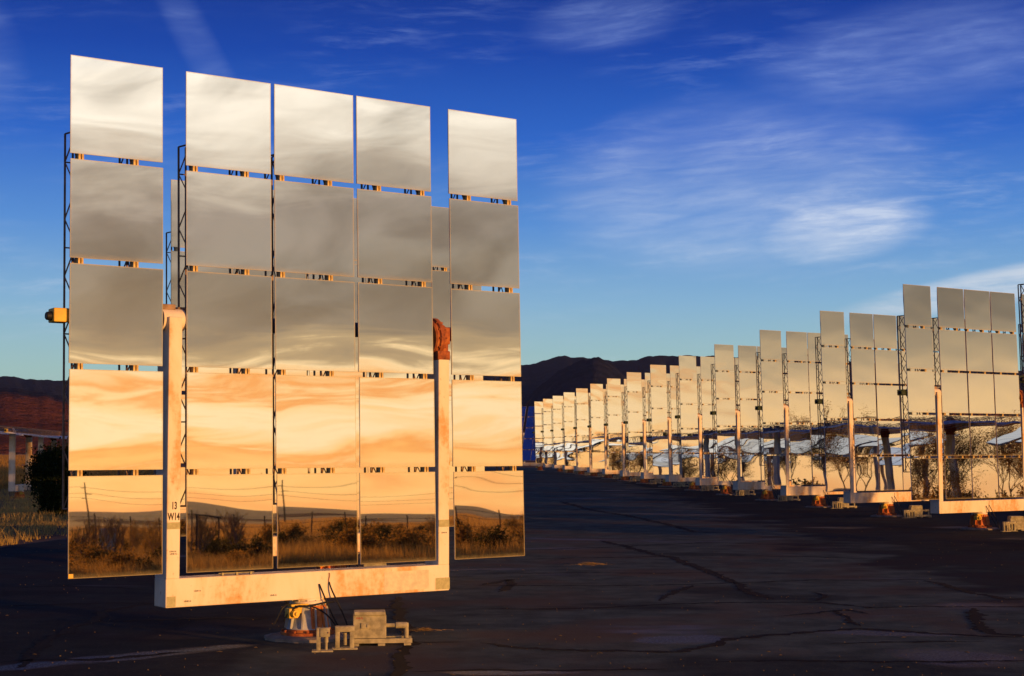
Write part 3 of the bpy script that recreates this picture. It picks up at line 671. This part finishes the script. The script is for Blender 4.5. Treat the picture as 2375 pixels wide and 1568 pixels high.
# stowed heliostats lying face down on their yokes
def stowed(x, y, rz, label, group, seed, rot=math.pi / 2):
    z = float(ground_h(x, y)) + 0.02
    return heliostat((x, y, z), rz, label, group, rot=rot, seed=seed, detail=0, jitter=0.003)
stowed(-29.7, 99.0, R(93), 'stowed heliostat lying face down, beside the dark juniper bush', None, 201, math.pi / 2 + 0.10)
stowed(-33.2, 117.0, R(93), 'stowed heliostat lying face down, behind another stowed one near the juniper', None, 202, math.pi / 2 + 0.08)
for k in range(0, 16):
    q = Vector((33.2, 47.0)) + STEP * k
    stowed(q.x, q.y, TH + R(6), 'stowed face down heliostat mirrored in the long row', 'stowed heliostats off to the side', 1210 + k)
for k in range(0, 14):
    q = Vector((52.0, 44.0)) + STEP * k
    stowed(q.x, q.y, R(-75), 'heliostat tilted back nearly flat and face up, mirrored in the long row', 'face up heliostats off to the side', 240 + k, -R(80.5))

for k in range(0, 11):
    q = Vector((71.5, 56.0)) + STEP * k
    stowed(q.x, q.y, R(-80), 'heliostat tilted back nearly flat and face up, mirrored in the long row', 'face up heliostats off to the side', 260 + k, -R(79.5))

# ------------------------------------------------------------------ writing and paint patches on the marked heliostat
def text_mesh(s, size, sx=1.0, bold=0.0):
    cu = bpy.data.curves.new('lettering', 'FONT'); cu.body = s; cu.size = size; cu.align_x = 'CENTER'; cu.align_y = 'CENTER'; cu.offset = bold; cu.resolution_u = 3
    o = bpy.data.objects.new('lettering_source', cu); COL.objects.link(o)
    dg = bpy.context.evaluated_depsgraph_get(); me = bpy.data.meshes.new_from_object(o.evaluated_get(dg))
    bpy.data.objects.remove(o); bpy.data.curves.remove(cu)
    me.transform(Matrix.Diagonal((sx, 1, 1, 1))); return me
YFRONT = -0.2012
beam = [o for o in main.children if o.name.startswith('yoke_beam')][0]
posts = [o for o in main.children if o.name.startswith('yoke_post')]
def letter(s, u, z, size, parent, sx=1.0, bold=0.0, mat=INK, y=YFRONT - 0.002):
    me = text_mesh(s, size, sx, bold); me.materials.clear(); me.materials.append(mat)
    put('lettering', me, parent, Matrix.Translation((u, y, z)) @ Matrix.Rotation(R(90), 4, 'X'))
letter('13', PL + 0.005, 1.79, 0.125, posts[0], 0.62, 0.004)
letter('W14', PL, 1.655, 0.125, posts[0], 0.62, 0.004)
letter('13W14', PL - 0.01, 1.225, 0.028, posts[0], 1.1, 0.0006); letter('LINE-G', PL, 1.195, 0.028, posts[0], 1.1, 0.0006)
letter('13W14', PL + 0.33, 0.72, 0.028, beam, 1.1, 0.0006, y=-0.2005); letter('LINE-G', PL + 0.20, 0.60, 0.028, beam, 1.1, 0.0006, y=-0.2005)
letter('LINE-G', -0.62, 0.61, 0.028, beam, 1.1, 0.0006, y=-0.2005)
letter('13W14', PR, 1.33, 0.028, posts[1], 1.1, 0.0006)
def patch(u, z, w, h, parent, mat, y=-0.2002):
    put('paint_patch', mesh_of(lambda m: m.box((u, y, z), (w, 0.002, h)), 'paint_patch', mat), parent)
patch(PL, 1.545, 0.172, 0.085, posts[0], PATCH, -0.2015); patch(PR, 1.46, 0.172, 0.10, posts[1], PATCH, -0.2015)
patch(PL - 0.02, 0.605, 0.12, 0.13, beam, PATCH, -0.199); patch(PR - 0.02, 0.63, 0.235, 0.16, beam, PATCH, -0.199)
patch(1.42, 0.70, 0.72, 0.26, beam, PATCH2, -0.199)
put('paint_patch', mesh_of(lambda m: m.box((-3.36, 0, 0.03), (0.06, 0.004, 0.05)), 'corner_tape', YELLOW), main, Matrix.Translation((0, 0, ZAX)) @ Matrix.Rotation(-TILT, 4, 'X') @ Matrix.Translation((0, YF - 0.006, ZBOT - ZAX)))
cab = [o for o in COL.objects if o.name == 'control_cabinet'][0]
body = [o for o in cab.children if o.name.startswith('cabinet_body')][0]
letter('G4-G', -0.13, 0.345, 0.035, body, 1.1, 0.0006, REDINK, y=-0.1215)
# little clamp bar on the beam
put('clamp_bar', mesh_of(lambda m: [m.bar((-1.35, -0.1, 0.915), (-0.85, -0.1, 0.915), 0.008, 6)] + [m.box((x, -0.1, 0.905), (0.03, 0.04, 0.04)) for x in (-1.3, -1.1, -0.9)], 'clamp_bar', CREAM), beam)

# ------------------------------------------------------------------ cracks, litter, straw tufts on the asphalt
Z4 = lambda x, y: (1200 + x / 1.7463, 1200 + y / 1.7463)
Z7 = lambda x, y: (x / 3.125, 1350 + y / 3.125)
Z6 = lambda x, y: (360 + x / 2.969, 1300 + y / 2.969)
CR = [(Z4, 0.022, [(0, 563), (250, 565), (500, 560), (700, 550), (850, 540), (1050, 537), (1250, 535), (1480, 535), (1600, 548), (1700, 562), (1950, 552), (2130, 556), (2440, 553)]),
      (Z4, 0.022, [(0, 460), (300, 463), (600, 462), (900, 457), (1100, 450), (1500, 438), (1900, 436), (2100, 440)]),
      (Z4, 0.02, [(0, 408), (400, 406), (800, 408), (1000, 405)]), (Z4, 0.026, [(200, 345), (500, 340), (830, 333), (1100, 331), (1400, 335), (1700, 345)]),
      (Z4, 0.026, [(200, 305), (500, 297), (800, 283), (1000, 272), (1200, 280), (1500, 290)]),
      (Z4, 0.075, [(520, 265), (640, 290), (760, 325), (850, 340), (900, 362), (1000, 400), (1070, 430), (1130, 462), (1170, 490), (1230, 512), (1280, 520)]),
      (Z4, 0.09, [(350, 95), (480, 130), (690, 165), (800, 190), (940, 228), (1060, 230)]), (Z4, 0.04, [(930, 460), (860, 485), (815, 510), (800, 530)]),
      (Z4, 0.06, [(1950, 440), (2060, 470), (2150, 495), (2300, 520), (2440, 515)]), (Z4, 0.07, [(2150, 560), (2185, 590), (2160, 625), (2200, 655), (2260, 675), (2440, 685)]),
      (Z4, 0.04, [(1450, 490), (1520, 512), (1470, 530)]),
      (Z4, 0.03, [(0, 712), (200, 735), (420, 745), (600, 748), (880, 752), (960, 725), (1100, 695), (1400, 670), (1650, 652), (1900, 665), (2200, 685), (2440, 684)]),
      (Z4, 0.018, [(1530, 715), (1800, 710), (2200, 705)]), (Z4, 0.02, [(1000, 795), (1400, 793), (1800, 795), (2440, 790)]),
      (Z4, 0.035, [(1550, 570), (1600, 600), (1660, 640)]), (Z4, 0.025, [(1300, 595), (1450, 580), (1600, 568), (1690, 585)]), (Z4, 0.02, [(-300, 838), (0, 830), (400, 835), (820, 825)]),
      (Z7, 0.06, [(1170, 500), (900, 540), (820, 560), (780, 600), (560, 690), (400, 770), (280, 850), (230, 930), (100, 1000)]),
      (Z7, 0.03, [(800, 640), (1100, 630), (1400, 622), (1700, 610), (2100, 620)]), (Z7, 0.03, [(0, 960), (300, 940), (700, 935), (1100, 905), (1500, 870)]),
      (Z7, 0.03, [(0, 520), (400, 505), (900, 495), (1200, 500)]), (Z7, 0.03, [(0, 372), (500, 365), (900, 372), (1150, 390)]),
      (Z6, 0.055, [(1880, 570), (1900, 650), (1890, 720), (1950, 800), (1930, 880), (1960, 930), (1900, 1020), (1880, 1150), (1850, 1260)]),
      (Z6, 0.025, [(1450, 672), (1800, 660), (2000, 655)]), (Z6, 0.02, [(1950, 900), (2100, 908), (2375, 905)]), (Z4, 0.06, [(0, 462), (130, 435), (140, 455), (85, 490)])]
def crack(conv, w, pts):
    P = [px_ground(*conv(*p)) for p in pts]
    path = []
    for a, b in zip(P[:-1], P[1:]):
        n = max(2, int((b - a).length / 0.09))
        for i in range(n): path.append(a.lerp(b, i / n))
    path.append(P[-1]); vs = []; fs = []; jx = jy = 0.0
    for i, p in enumerate(path):
        d = (path[min(i + 1, len(path) - 1)] - path[max(i - 1, 0)]).normalized(); nrm = Vector((-d.y, d.x, 0))
        jx = jx * 0.8 + random.gauss(0, 0.022); q = p + nrm * jx
        f = min(1, i / 6 + .15, (len(path) - 1 - i) / 6 + .15); ww = w * (3.0 if w < 0.035 else 1.7) * f * random.uniform(0.45, 1.3)
        vs += [(q + nrm * ww)[:], (q - nrm * ww * random.uniform(.6, 1.2))[:]]
    vs = [(x, y, 0.004) for x, y, z in vs]
    for i in range(len(path) - 1): fs.append((2 * i, 2 * i + 1, 2 * i + 3, 2 * i + 2))
    me = bpy.data.meshes.new('crack'); me.from_pydata(vs, [], fs); me.materials.append(TAR); put('crack', me, asphalt)
for c in CR: crack(*c)
def build_litter():
    V = []; T = []
    n = 800
    for i in range(n):
        y = 15 + 40 * random.random() ** 2; x = random.uniform(-0.34, 0.34) * y; a = random.uniform(0, 6.28)
        l = random.uniform(0.004, 0.012) if random.random() < .85 else random.uniform(0.02, 0.045); w = 0.004
        o = len(V); ca, sa = math.cos(a), math.sin(a)
        for sx, sy, z in ((-1, -1, .002), (1, -1, .002), (1, 1, .002), (-1, 1, .002), (0, 0, 0.016)):
            V.append((x + sx * l * ca - sy * w * sa, y + sx * l * sa + sy * w * ca, z))
        T += [(o, o + 1, o + 4), (o + 1, o + 2, o + 4), (o + 2, o + 3, o + 4), (o + 3, o, o + 4)]
    tag(obj('litter', fast_mesh('litter', V, T, STRAW)), 'scattered straw bits and pale grit on the asphalt', 'litter', kind='stuff')
build_litter()
def straw_tuft(p, r, n, label):
    V = []; T = []
    for i in range(n):
        a = random.uniform(0, 6.28); q = random.gauss(0, r * .5); b = random.uniform(0, 6.28); l = random.uniform(.05, .16)
        x = q * math.cos(a) * 1.6; y = q * math.sin(a) * .7; z = random.uniform(0.004, .05) * max(0.1, 1 - abs(q) / r)
        o = len(V); dx, dy = l * math.cos(b), l * math.sin(b); w = 0.004
        V += [(x, y, z), (x + w, y + w, z + .003), (x + dx, y + dy, max(.003, z + random.uniform(-.02, .03)))]; T.append((o, o + 1, o + 2))
    o = obj('straw_tuft', fast_mesh('straw_tuft', V, T, STRAW)); o.location = p; tag(o, label, 'straw')
straw_tuft(px_ground(*Z4(480, 370)), 0.30, 420, 'tuft of dry straw lying on the open asphalt lane')
straw_tuft(px_ground(*Z6(2080, 822)), 0.16, 200, 'small wisp of dry straw on asphalt by the control cabinet of 13 W14')

# ------------------------------------------------------------------ plants
def leaf_cloud(n, pts, rad, size, seed):
    r = np.random.default_rng(seed); pts = np.asarray(pts)
    c = pts[r.integers(0, len(pts), n)] + r.normal(0, 1, (n, 3)) * rad
    a = r.normal(0, 1, (n, 3)); a /= np.linalg.norm(a, axis=1)[:, None]; b = r.normal(0, 1, (n, 3)); b -= a * (a * b).sum(1)[:, None]; b /= np.linalg.norm(b, axis=1)[:, None]
    s = size * r.uniform(.5, 1.4, (n, 1))
    V = np.stack([c - a * s, c + b * s * .45, c + a * s, c - b * s * .45], 1).reshape(-1, 3)
    i = np.arange(n) * 4
    return V, np.concatenate([np.stack([i, i + 1, i + 2], 1), np.stack([i, i + 2, i + 3], 1)])
def branch_mesh(seed, height, spread, depth=5, stems=1, r0=0.06, kids=(2, 4)):
    """bare branching: trunk mesh and twig mesh, plus twig tips"""
    r = random.Random(seed); trunk, twig = MB(), MB(); tips = []
    def grow(p, d, l, rad, lev):
        n = 3; q = p
        for i in range(n):
            d2 = (d + Vector((r.gauss(0, .13), r.gauss(0, .13), r.gauss(.05, .08)))).normalized(); q2 = q + d2 * (l / n)
            rr = rad * (1 - 0.35 * i / n)
            (trunk if lev <= 1 else twig).bar(q, q2, rr, 5 if lev <= 1 else 3, rr * .85, False); q, d = q2, d2
            if lev >= 2: tips.append(q.copy())
            if lev < depth and (i > 0 or lev > 0):
                for _ in range(r.randint(*kids) - (0 if i == n - 1 else 1)):
                    e = (d + Vector((r.gauss(0, spread), r.gauss(0, spread), r.gauss(.1, spread * .6)))).normalized()
                    grow(q, e, l * r.uniform(.5, .78), rr * .6, lev + 1)
    for s in range(stems):
        a = 6.28 * s / stems + r.uniform(0, 1); t = 0.0 if stems == 1 else r.uniform(.2, .6)
        grow(Vector((.05 * math.cos(a), .05 * math.sin(a), -.05)), Vector((t * math.cos(a), t * math.sin(a), 1)).normalized(), height * .38, r0, 0)
    return trunk, twig, tips
def bare_tree_variant(seed, height, leaves, depth=4, stems=2, r0=0.034):
    tr, tw, tips = branch_mesh(seed, height, 0.55, depth, stems, r0 * height / 4, (2, 3))
    m1 = tr.mesh('trunk', BARK); 
    crown = tw.mesh('crown', TWIG); 
    V, T = leaf_cloud(leaves, [t[:] for t in tips], 0.075, 0.032, seed)
    return m1, crown, fast_mesh('leaf', V, T, LEAFT)
TREES = [bare_tree_variant(304, 3.3, 500, 3, 3, 0.085), bare_tree_variant(300, 4.6, 9500, 4, 3), bare_tree_variant(301, 5.4, 12000, 4, 2), bare_tree_variant(302, 3.4, 7500, 4, 3)]
def tree(x, y, v, sc, rz, label, group):
    t = empty('bare_tree', (x, y, float(ground_h(x, y))), rz); t.scale = (sc, sc, sc); tag(t, label, 'tree', group)
    v += 1; put('trunk', TREES[v][0], t); c = put('crown', TREES[v][1], t); put('leaf', TREES[v][2], c)
r = random.Random(5)
for x, y, v, s in [(23.5, 47.5, 2, .9), (25, 54, 1, .95), (27, 44, 0, 1.0), (40, 53, 1, 1.2), (43, 47, 0, 1.25), (38, 61, 2, 1.1), (26.5, 62, 2, .85), (42, 66, 1, 1.0),
                   (60, 50, 0, 1.4), (62, 60, 1, 1.3), (64, 42, 1, 1.5), (25, 74, 0, .8), (40, 80, 2, 1.1), (61, 74, 0, 1.2), (39, 92, 1, 1.0), (66, 88, 1, 1.3), (44, 39.5, 1, 1.15), (58, 36, 0, 1.3), (70, 52, 1, 1.4),
                   (24, 88, 2, .9), (23, 101, 0, .8), (37, 104, 0, 1.0), (36, 118, 1, .9), (22, 122, 2, .9), (35, 131, 2, 1.2), (21, 140, 0, .75), (33, 146, 1, 1.0), (58, 101, 0, 1.2), (57, 116, 1, 1.1), (55, 132, 0, 1.1), (20.5, 156, 2, .9), (32, 160, 2, 1.1)]:
    tree(x, y, v, s, r.uniform(0, 6.28), 'nearly bare tree among the stowed heliostats, mirrored in the long row', 'bare trees among the stowed heliostats')
def mirror_point(px, dist, row_tilt=0.0244):
    """ground point reached by the view ray of photo column px (2375 frame) after the marked heliostat's mirror"""
    d = Vector(((px - 1187.5) / F_PX, 1.0)).normalized(); n = Vector((math.sin(TH), -math.cos(TH)))
    o = MAIN + Vector((-n.x, -n.y)) * -0.2
    t = (o.dot(n)) / d.dot(n); hit = d * t; rr = d - n * 2 * d.dot(n)
    q = hit + rr * dist; return q.x, q.y
for px, dist, v, s in [(452, 62, -1, .70), (540, 66, -1, .78), (366, 58, 2, .60), (270, 60, -1, .70), (205, 56, -1, .62), (300, 75, 2, .6), (990, 60, 2, .55), (1000, 66, -1, .6), (1206, 62, 2, .62), (640, 80, -1, .5)]:
    x, y = mirror_point(px, dist); tree(x, y, v, s, r.uniform(0, 6.28), 'small bare tree in the dry scrub mirrored in the heliostat marked 13 W14', 'small bare trees in the scrub')

def shrub_variant(seed, n=520):
    rr = random.Random(seed); m = MB(); tips = []
    for i in range(70):
        a = rr.uniform(0, 6.28); t = abs(rr.gauss(0, .55)); l = rr.uniform(.35, .75)
        d = Vector((math.sin(t) * math.cos(a), math.sin(t) * math.sin(a), math.cos(t))); p = Vector((.05 * math.cos(a), .05 * math.sin(a), 0)); q = p + d * l
        m.bar(p, q, .006, 3, .003, False); tips += [(p + d * l * f)[:] for f in (.55, .7, .85, 1.0)]
    V, T = leaf_cloud(n * 3, tips, 0.055, 0.042, seed); return m.mesh('stem', BARK), fast_mesh('foliage', V, T, SAGE if seed % 2 else SHRUB)
SHRUBS = [shrub_variant(400 + i) for i in range(4)]
def shrub(x, y, v, s, rz, sz, label, group):
    t = empty('scrub_bush', (x, y, float(ground_h(x, y)) - .02), rz); t.scale = (s, s, s * sz); tag(t, label, 'shrub', group)
    put('stem', SHRUBS[v][0], t); put('foliage', SHRUBS[v][1], t)
spots = []
while len(spots) < 105:
    px = r.uniform(120, 1260); dist = 33 + 75 * r.random() ** 1.2
    x, y = mirror_point(px, dist)
    if x < ASR + 1.2 or any((x - a) ** 2 + (y - b) ** 2 < 1.6 for a, b in spots): continue
    spots.append((x, y))
for x, y in spots:
    shrub(x, y, r.randrange(4), r.uniform(.7, 1.85), r.uniform(0, 6.28), r.uniform(.75, 1.1), 'brown scrub bush in the dry field mirrored in the bottom facets of 13 W14', 'scrub bushes in the dry field')
spots2 = []
while len(spots2) < 70:
    x, y = r.uniform(ASR + 1.5, 62), r.uniform(34, 120)
    if any((x - a) ** 2 + (y - b) ** 2 < 2.5 for a, b in spots2): continue
    spots2.append((x, y))
for x, y in spots2:
    shrub(x, y, r.randrange(4), r.uniform(1.2, 2.4), r.uniform(0, 6.28), r.uniform(.8, 1.2), 'brown scrub bush between stowed heliostats, mirrored in the long row', 'scrub bushes among the stowed heliostats')

def juniper():
    rr = random.Random(9); lumps = []
    for i in range(130):
        t = rr.random(); z = .3 + 2.05 * t; w = 0.88 * math.sin(math.pi * min(1, .22 + .72 * (1 - t) ** .8)) ** .8
        a = rr.uniform(0, 6.28); q = w * math.sqrt(rr.random()); lumps.append((q * math.cos(a), q * math.sin(a), z + rr.uniform(-.15, .15)))
    V, T = leaf_cloud(26000, lumps, 0.19, 0.06, 9)
    p = px_ground(128 * 1.0779, 1196 * 1.0779)
    t = empty('juniper_bush', (p.x, p.y, float(ground_h(p.x, p.y)))); tag(t, 'dark green rounded juniper bush on the dry grass verge', 'bush')
    put('foliage', fast_mesh('foliage', V, T, JUNI), t)
    m = MB(); 
    for i in range(5): a = i * 1.26; m.bar((.05 * math.cos(a), .05 * math.sin(a), -.05), (.5 * math.cos(a), .5 * math.sin(a), 1.4), .06, 6, .03)
    put('trunk', m.mesh('trunk', BARK), t)
juniper()

def grass(name, label, n, sampler, hmin, hmax, mat=GRASS, width=0.012):
    P = sampler(n); n = len(P); h = rng.uniform(hmin, hmax, n) * rng.uniform(.6, 1.0, n)
    a = rng.uniform(0, 6.28, n); w = width * rng.uniform(.6, 1.4, n); lx = rng.normal(0, .28, n) * h; ly = rng.normal(0, .28, n) * h
    z = ground_h(P[:, 0], P[:, 1]) - .02
    b1 = np.stack([P[:, 0] - w * np.cos(a), P[:, 1] - w * np.sin(a), z], 1); b2 = np.stack([P[:, 0] + w * np.cos(a), P[:, 1] + w * np.sin(a), z], 1)
    t = np.stack([P[:, 0] + lx, P[:, 1] + ly, z + h], 1)
    V = np.stack([b1, b2, t], 1).reshape(-1, 3); T = np.arange(n * 3).reshape(-1, 3)
    return tag(obj(name, fast_mesh(name, V, T, mat)), label, 'grass', kind='stuff')
def clumped(n, fn, per=14, sig=0.16):
    c = fn(n // per); P = np.repeat(c, per, 0); return P + rng.normal(0, sig, P.shape)
def field_right(m):
    px = rng.uniform(60, 1330, m); d = 26 + 105 * rng.random(m) ** 1.5
    P = np.array([mirror_point(a, b) for a, b in zip(px, d)]); return P[P[:, 0] > ASR + .6]
grass('dry_grass', 'tall dry tan grass filling the field mirrored in the bottom facets', 130000, lambda n: clumped(n, field_right), .25, .85, width=.011)
def field_far(m):
    px = rng.uniform(0, 1400, m); d = 125 + 420 * rng.random(m) ** 1.6
    return np.array([mirror_point(a, b) for a, b in zip(px, d)])
grass('dry_grass', 'far dry grassland beyond the wire fence mirrored in the bottom facets', 50000, lambda n: clumped(n, field_far, 10, .5), .3, .9, width=.06)
def field_side(m):
    P = np.stack([rng.uniform(ASR + .5, 66, m), rng.uniform(26, 135, m)], 1); return P
grass('dry_grass', 'dry tan grass under the stowed heliostats beside the long row', 60000, lambda n: clumped(n, field_side), .2, .7, width=.014)
def far_left(m):
    y = 125 + 700 * rng.random(m) ** 1.7; x = (-0.34 + 0.12 * rng.random(m)) * y; return np.stack([x, y], 1)
grass('dry_grass', 'far orange grassland behind the stowed heliostats near the juniper', 40000, lambda n: clumped(n, far_left, 10, .6), .3, .9, width=.08)
def verge_left(m):
    y = 36 + 95 * rng.random(m) ** 1.3; x = ASL - .3 - rng.random(m) * (6 + .28 * y); return np.stack([x, y], 1)
grass('dry_grass', 'pale dry grass on the verge around the juniper bush', 90000, lambda n: clumped(n, verge_left), .12, .5, VERGE, .014)

# ------------------------------------------------------------------ fence, power poles, field furniture seen in the mirrors
pole_px = [208, 698, 1053]; pole_at = [mirror_point(px, 310) for px in pole_px]
extra = [(2 * Vector(pole_at[0]) - Vector(pole_at[1]))[:], (2 * Vector(pole_at[2]) - Vector(pole_at[1]))[:]]
pole_at = [extra[0]] + pole_at + [extra[1]]
PH = 9.9
ME_POLE = mesh_of(lambda m: m.bar((0, 0, -.5), (0, 0, PH), .19, 8, .13), 'shaft', WOOD)
ARMS = [(8.7, -.9, .15), (7.4, -.15, 1.2), (6.3, -.9, .15)]
line_d = (Vector(pole_at[3]) - Vector(pole_at[1])).normalized(); line_a = math.atan2(line_d.y, line_d.x)
for p in pole_at:
    t = empty('utility_pole', (p[0], p[1], float(ground_h(*p))), line_a); tag(t, 'wooden utility pole with short side arms, mirrored above the dry field', 'utility pole', 'utility poles beyond the dry field')
    put('shaft', ME_POLE, t)
    for z, a, b in ARMS: put('cross_arm', mesh_of(lambda m: m.box(((a + b) / 2, 0, z), (b - a, .12, .14)), 'cross_arm', WOOD), t)
def wire(pts, sag, rad, name, label, parent=None):
    path = []
    for a, b in zip(pts[:-1], pts[1:]):
        a = Vector(a); b = Vector(b)
        for i in range(12): f = i / 12; q = a.lerp(b, f); q.z -= sag * 4 * f * (1 - f); path.append(q)
    path.append(Vector(pts[-1])); me = MB().tube(path, rad, 4).mesh(name, BLACK)
    o = put(name, me, parent)
    if parent is None: tag(o, label, 'wire', 'overhead wires')
    return o
for (z, a, b), nm in zip(ARMS, ('top', 'middle', 'lowest')):
    off = a if abs(a) > abs(b) else b
    wire([(p[0] + line_d.x * off * .9, p[1] + line_d.y * off * .9, z + .1) for p in pole_at], .9, .03, 'overhead_wire', nm + ' overhead wire strung between the utility poles')
fence = empty('wire_fence', (*mirror_point(700, 95), 0)); tag(fence, 'barbed wire fence on leaning wooden posts in the scrub, mirrored in 13 W14', 'fence')
fo = fence.location; fp = []
for i, px in enumerate(range(60, 1330, 78)):
    x, y = mirror_point(px + r.uniform(-14, 14), 95 + r.uniform(-2, 2)); z = float(ground_h(x, y)); fp.append(Vector((x - fo.x, y - fo.y, z)))
    put('fence_post', mesh_of(lambda m: m.bar((0, 0, -.2), (r.gauss(0, .06), r.gauss(0, .06), 2.0), .055, 6, .045), 'fence_post', WOOD), fence, Matrix.Translation(fp[-1]))
for z in (0.7, 1.25, 1.75): wire([(p.x, p.y, p.z + z) for p in fp], .05, .012, 'strand', None, fence)
x, y = mirror_point(250, 74); c = empty('utility_box', (x, y, float(ground_h(x, y))), 0.5); tag(c, 'pale grey utility box on legs standing in the scrub', 'utility box')
put('housing', mesh_of(lambda m: m.box((0, 0, 1.0), (.9, .4, .85), .03), 'housing', CREAM), c)
for s in (-1, 1): put('leg', mesh_of(lambda m: m.box((s * .35, 0, .28), (.08, .08, .62)), 'leg', STEEL), c)
x, y = mirror_point(478, 60); g = empty('field_gate', (x, y, float(ground_h(x, y))), 1.0); tag(g, 'old wooden pole gate frame with a crossbeam in the scrub', 'gate')
put('gate_post', mesh_of(lambda m: m.bar((-.5, 0, -.2), (-.56, 0, 1.75), .045, 7), 'gate_post', WOOD), g); put('gate_post', mesh_of(lambda m: m.bar((.5, 0, -.2), (.47, 0, 1.66), .04, 7), 'gate_post', WOOD), g)
put('crossbeam', mesh_of(lambda m: m.bar((-.66, 0, 1.75), (.58, 0, 1.65), .032, 7), 'crossbeam', WOOD), g)

# ------------------------------------------------------------------ evening haze
def build_haze():
    m = bpy.data.materials.new('haze'); m.use_nodes = True; T = NT(m.node_tree); T.n.clear()
    v = T.new('ShaderNodeVolumePrincipled'); v.inputs['Color'].default_value = (0.75, 0.85, 1.0, 1); v.inputs['Density'].default_value = 4e-5; v.inputs['Anisotropy'].default_value = 0.42
    o = T.new('ShaderNodeOutputMaterial'); T.l.new(v.outputs[0], o.inputs['Volume'])
    h = obj('haze', mesh_of(lambda m: m.box((0, 0, 148.0), (18400, 18400, 308)), 'haze', None), None, m); tag(h, 'thin evening haze over the plain', kind='stuff')
build_haze()
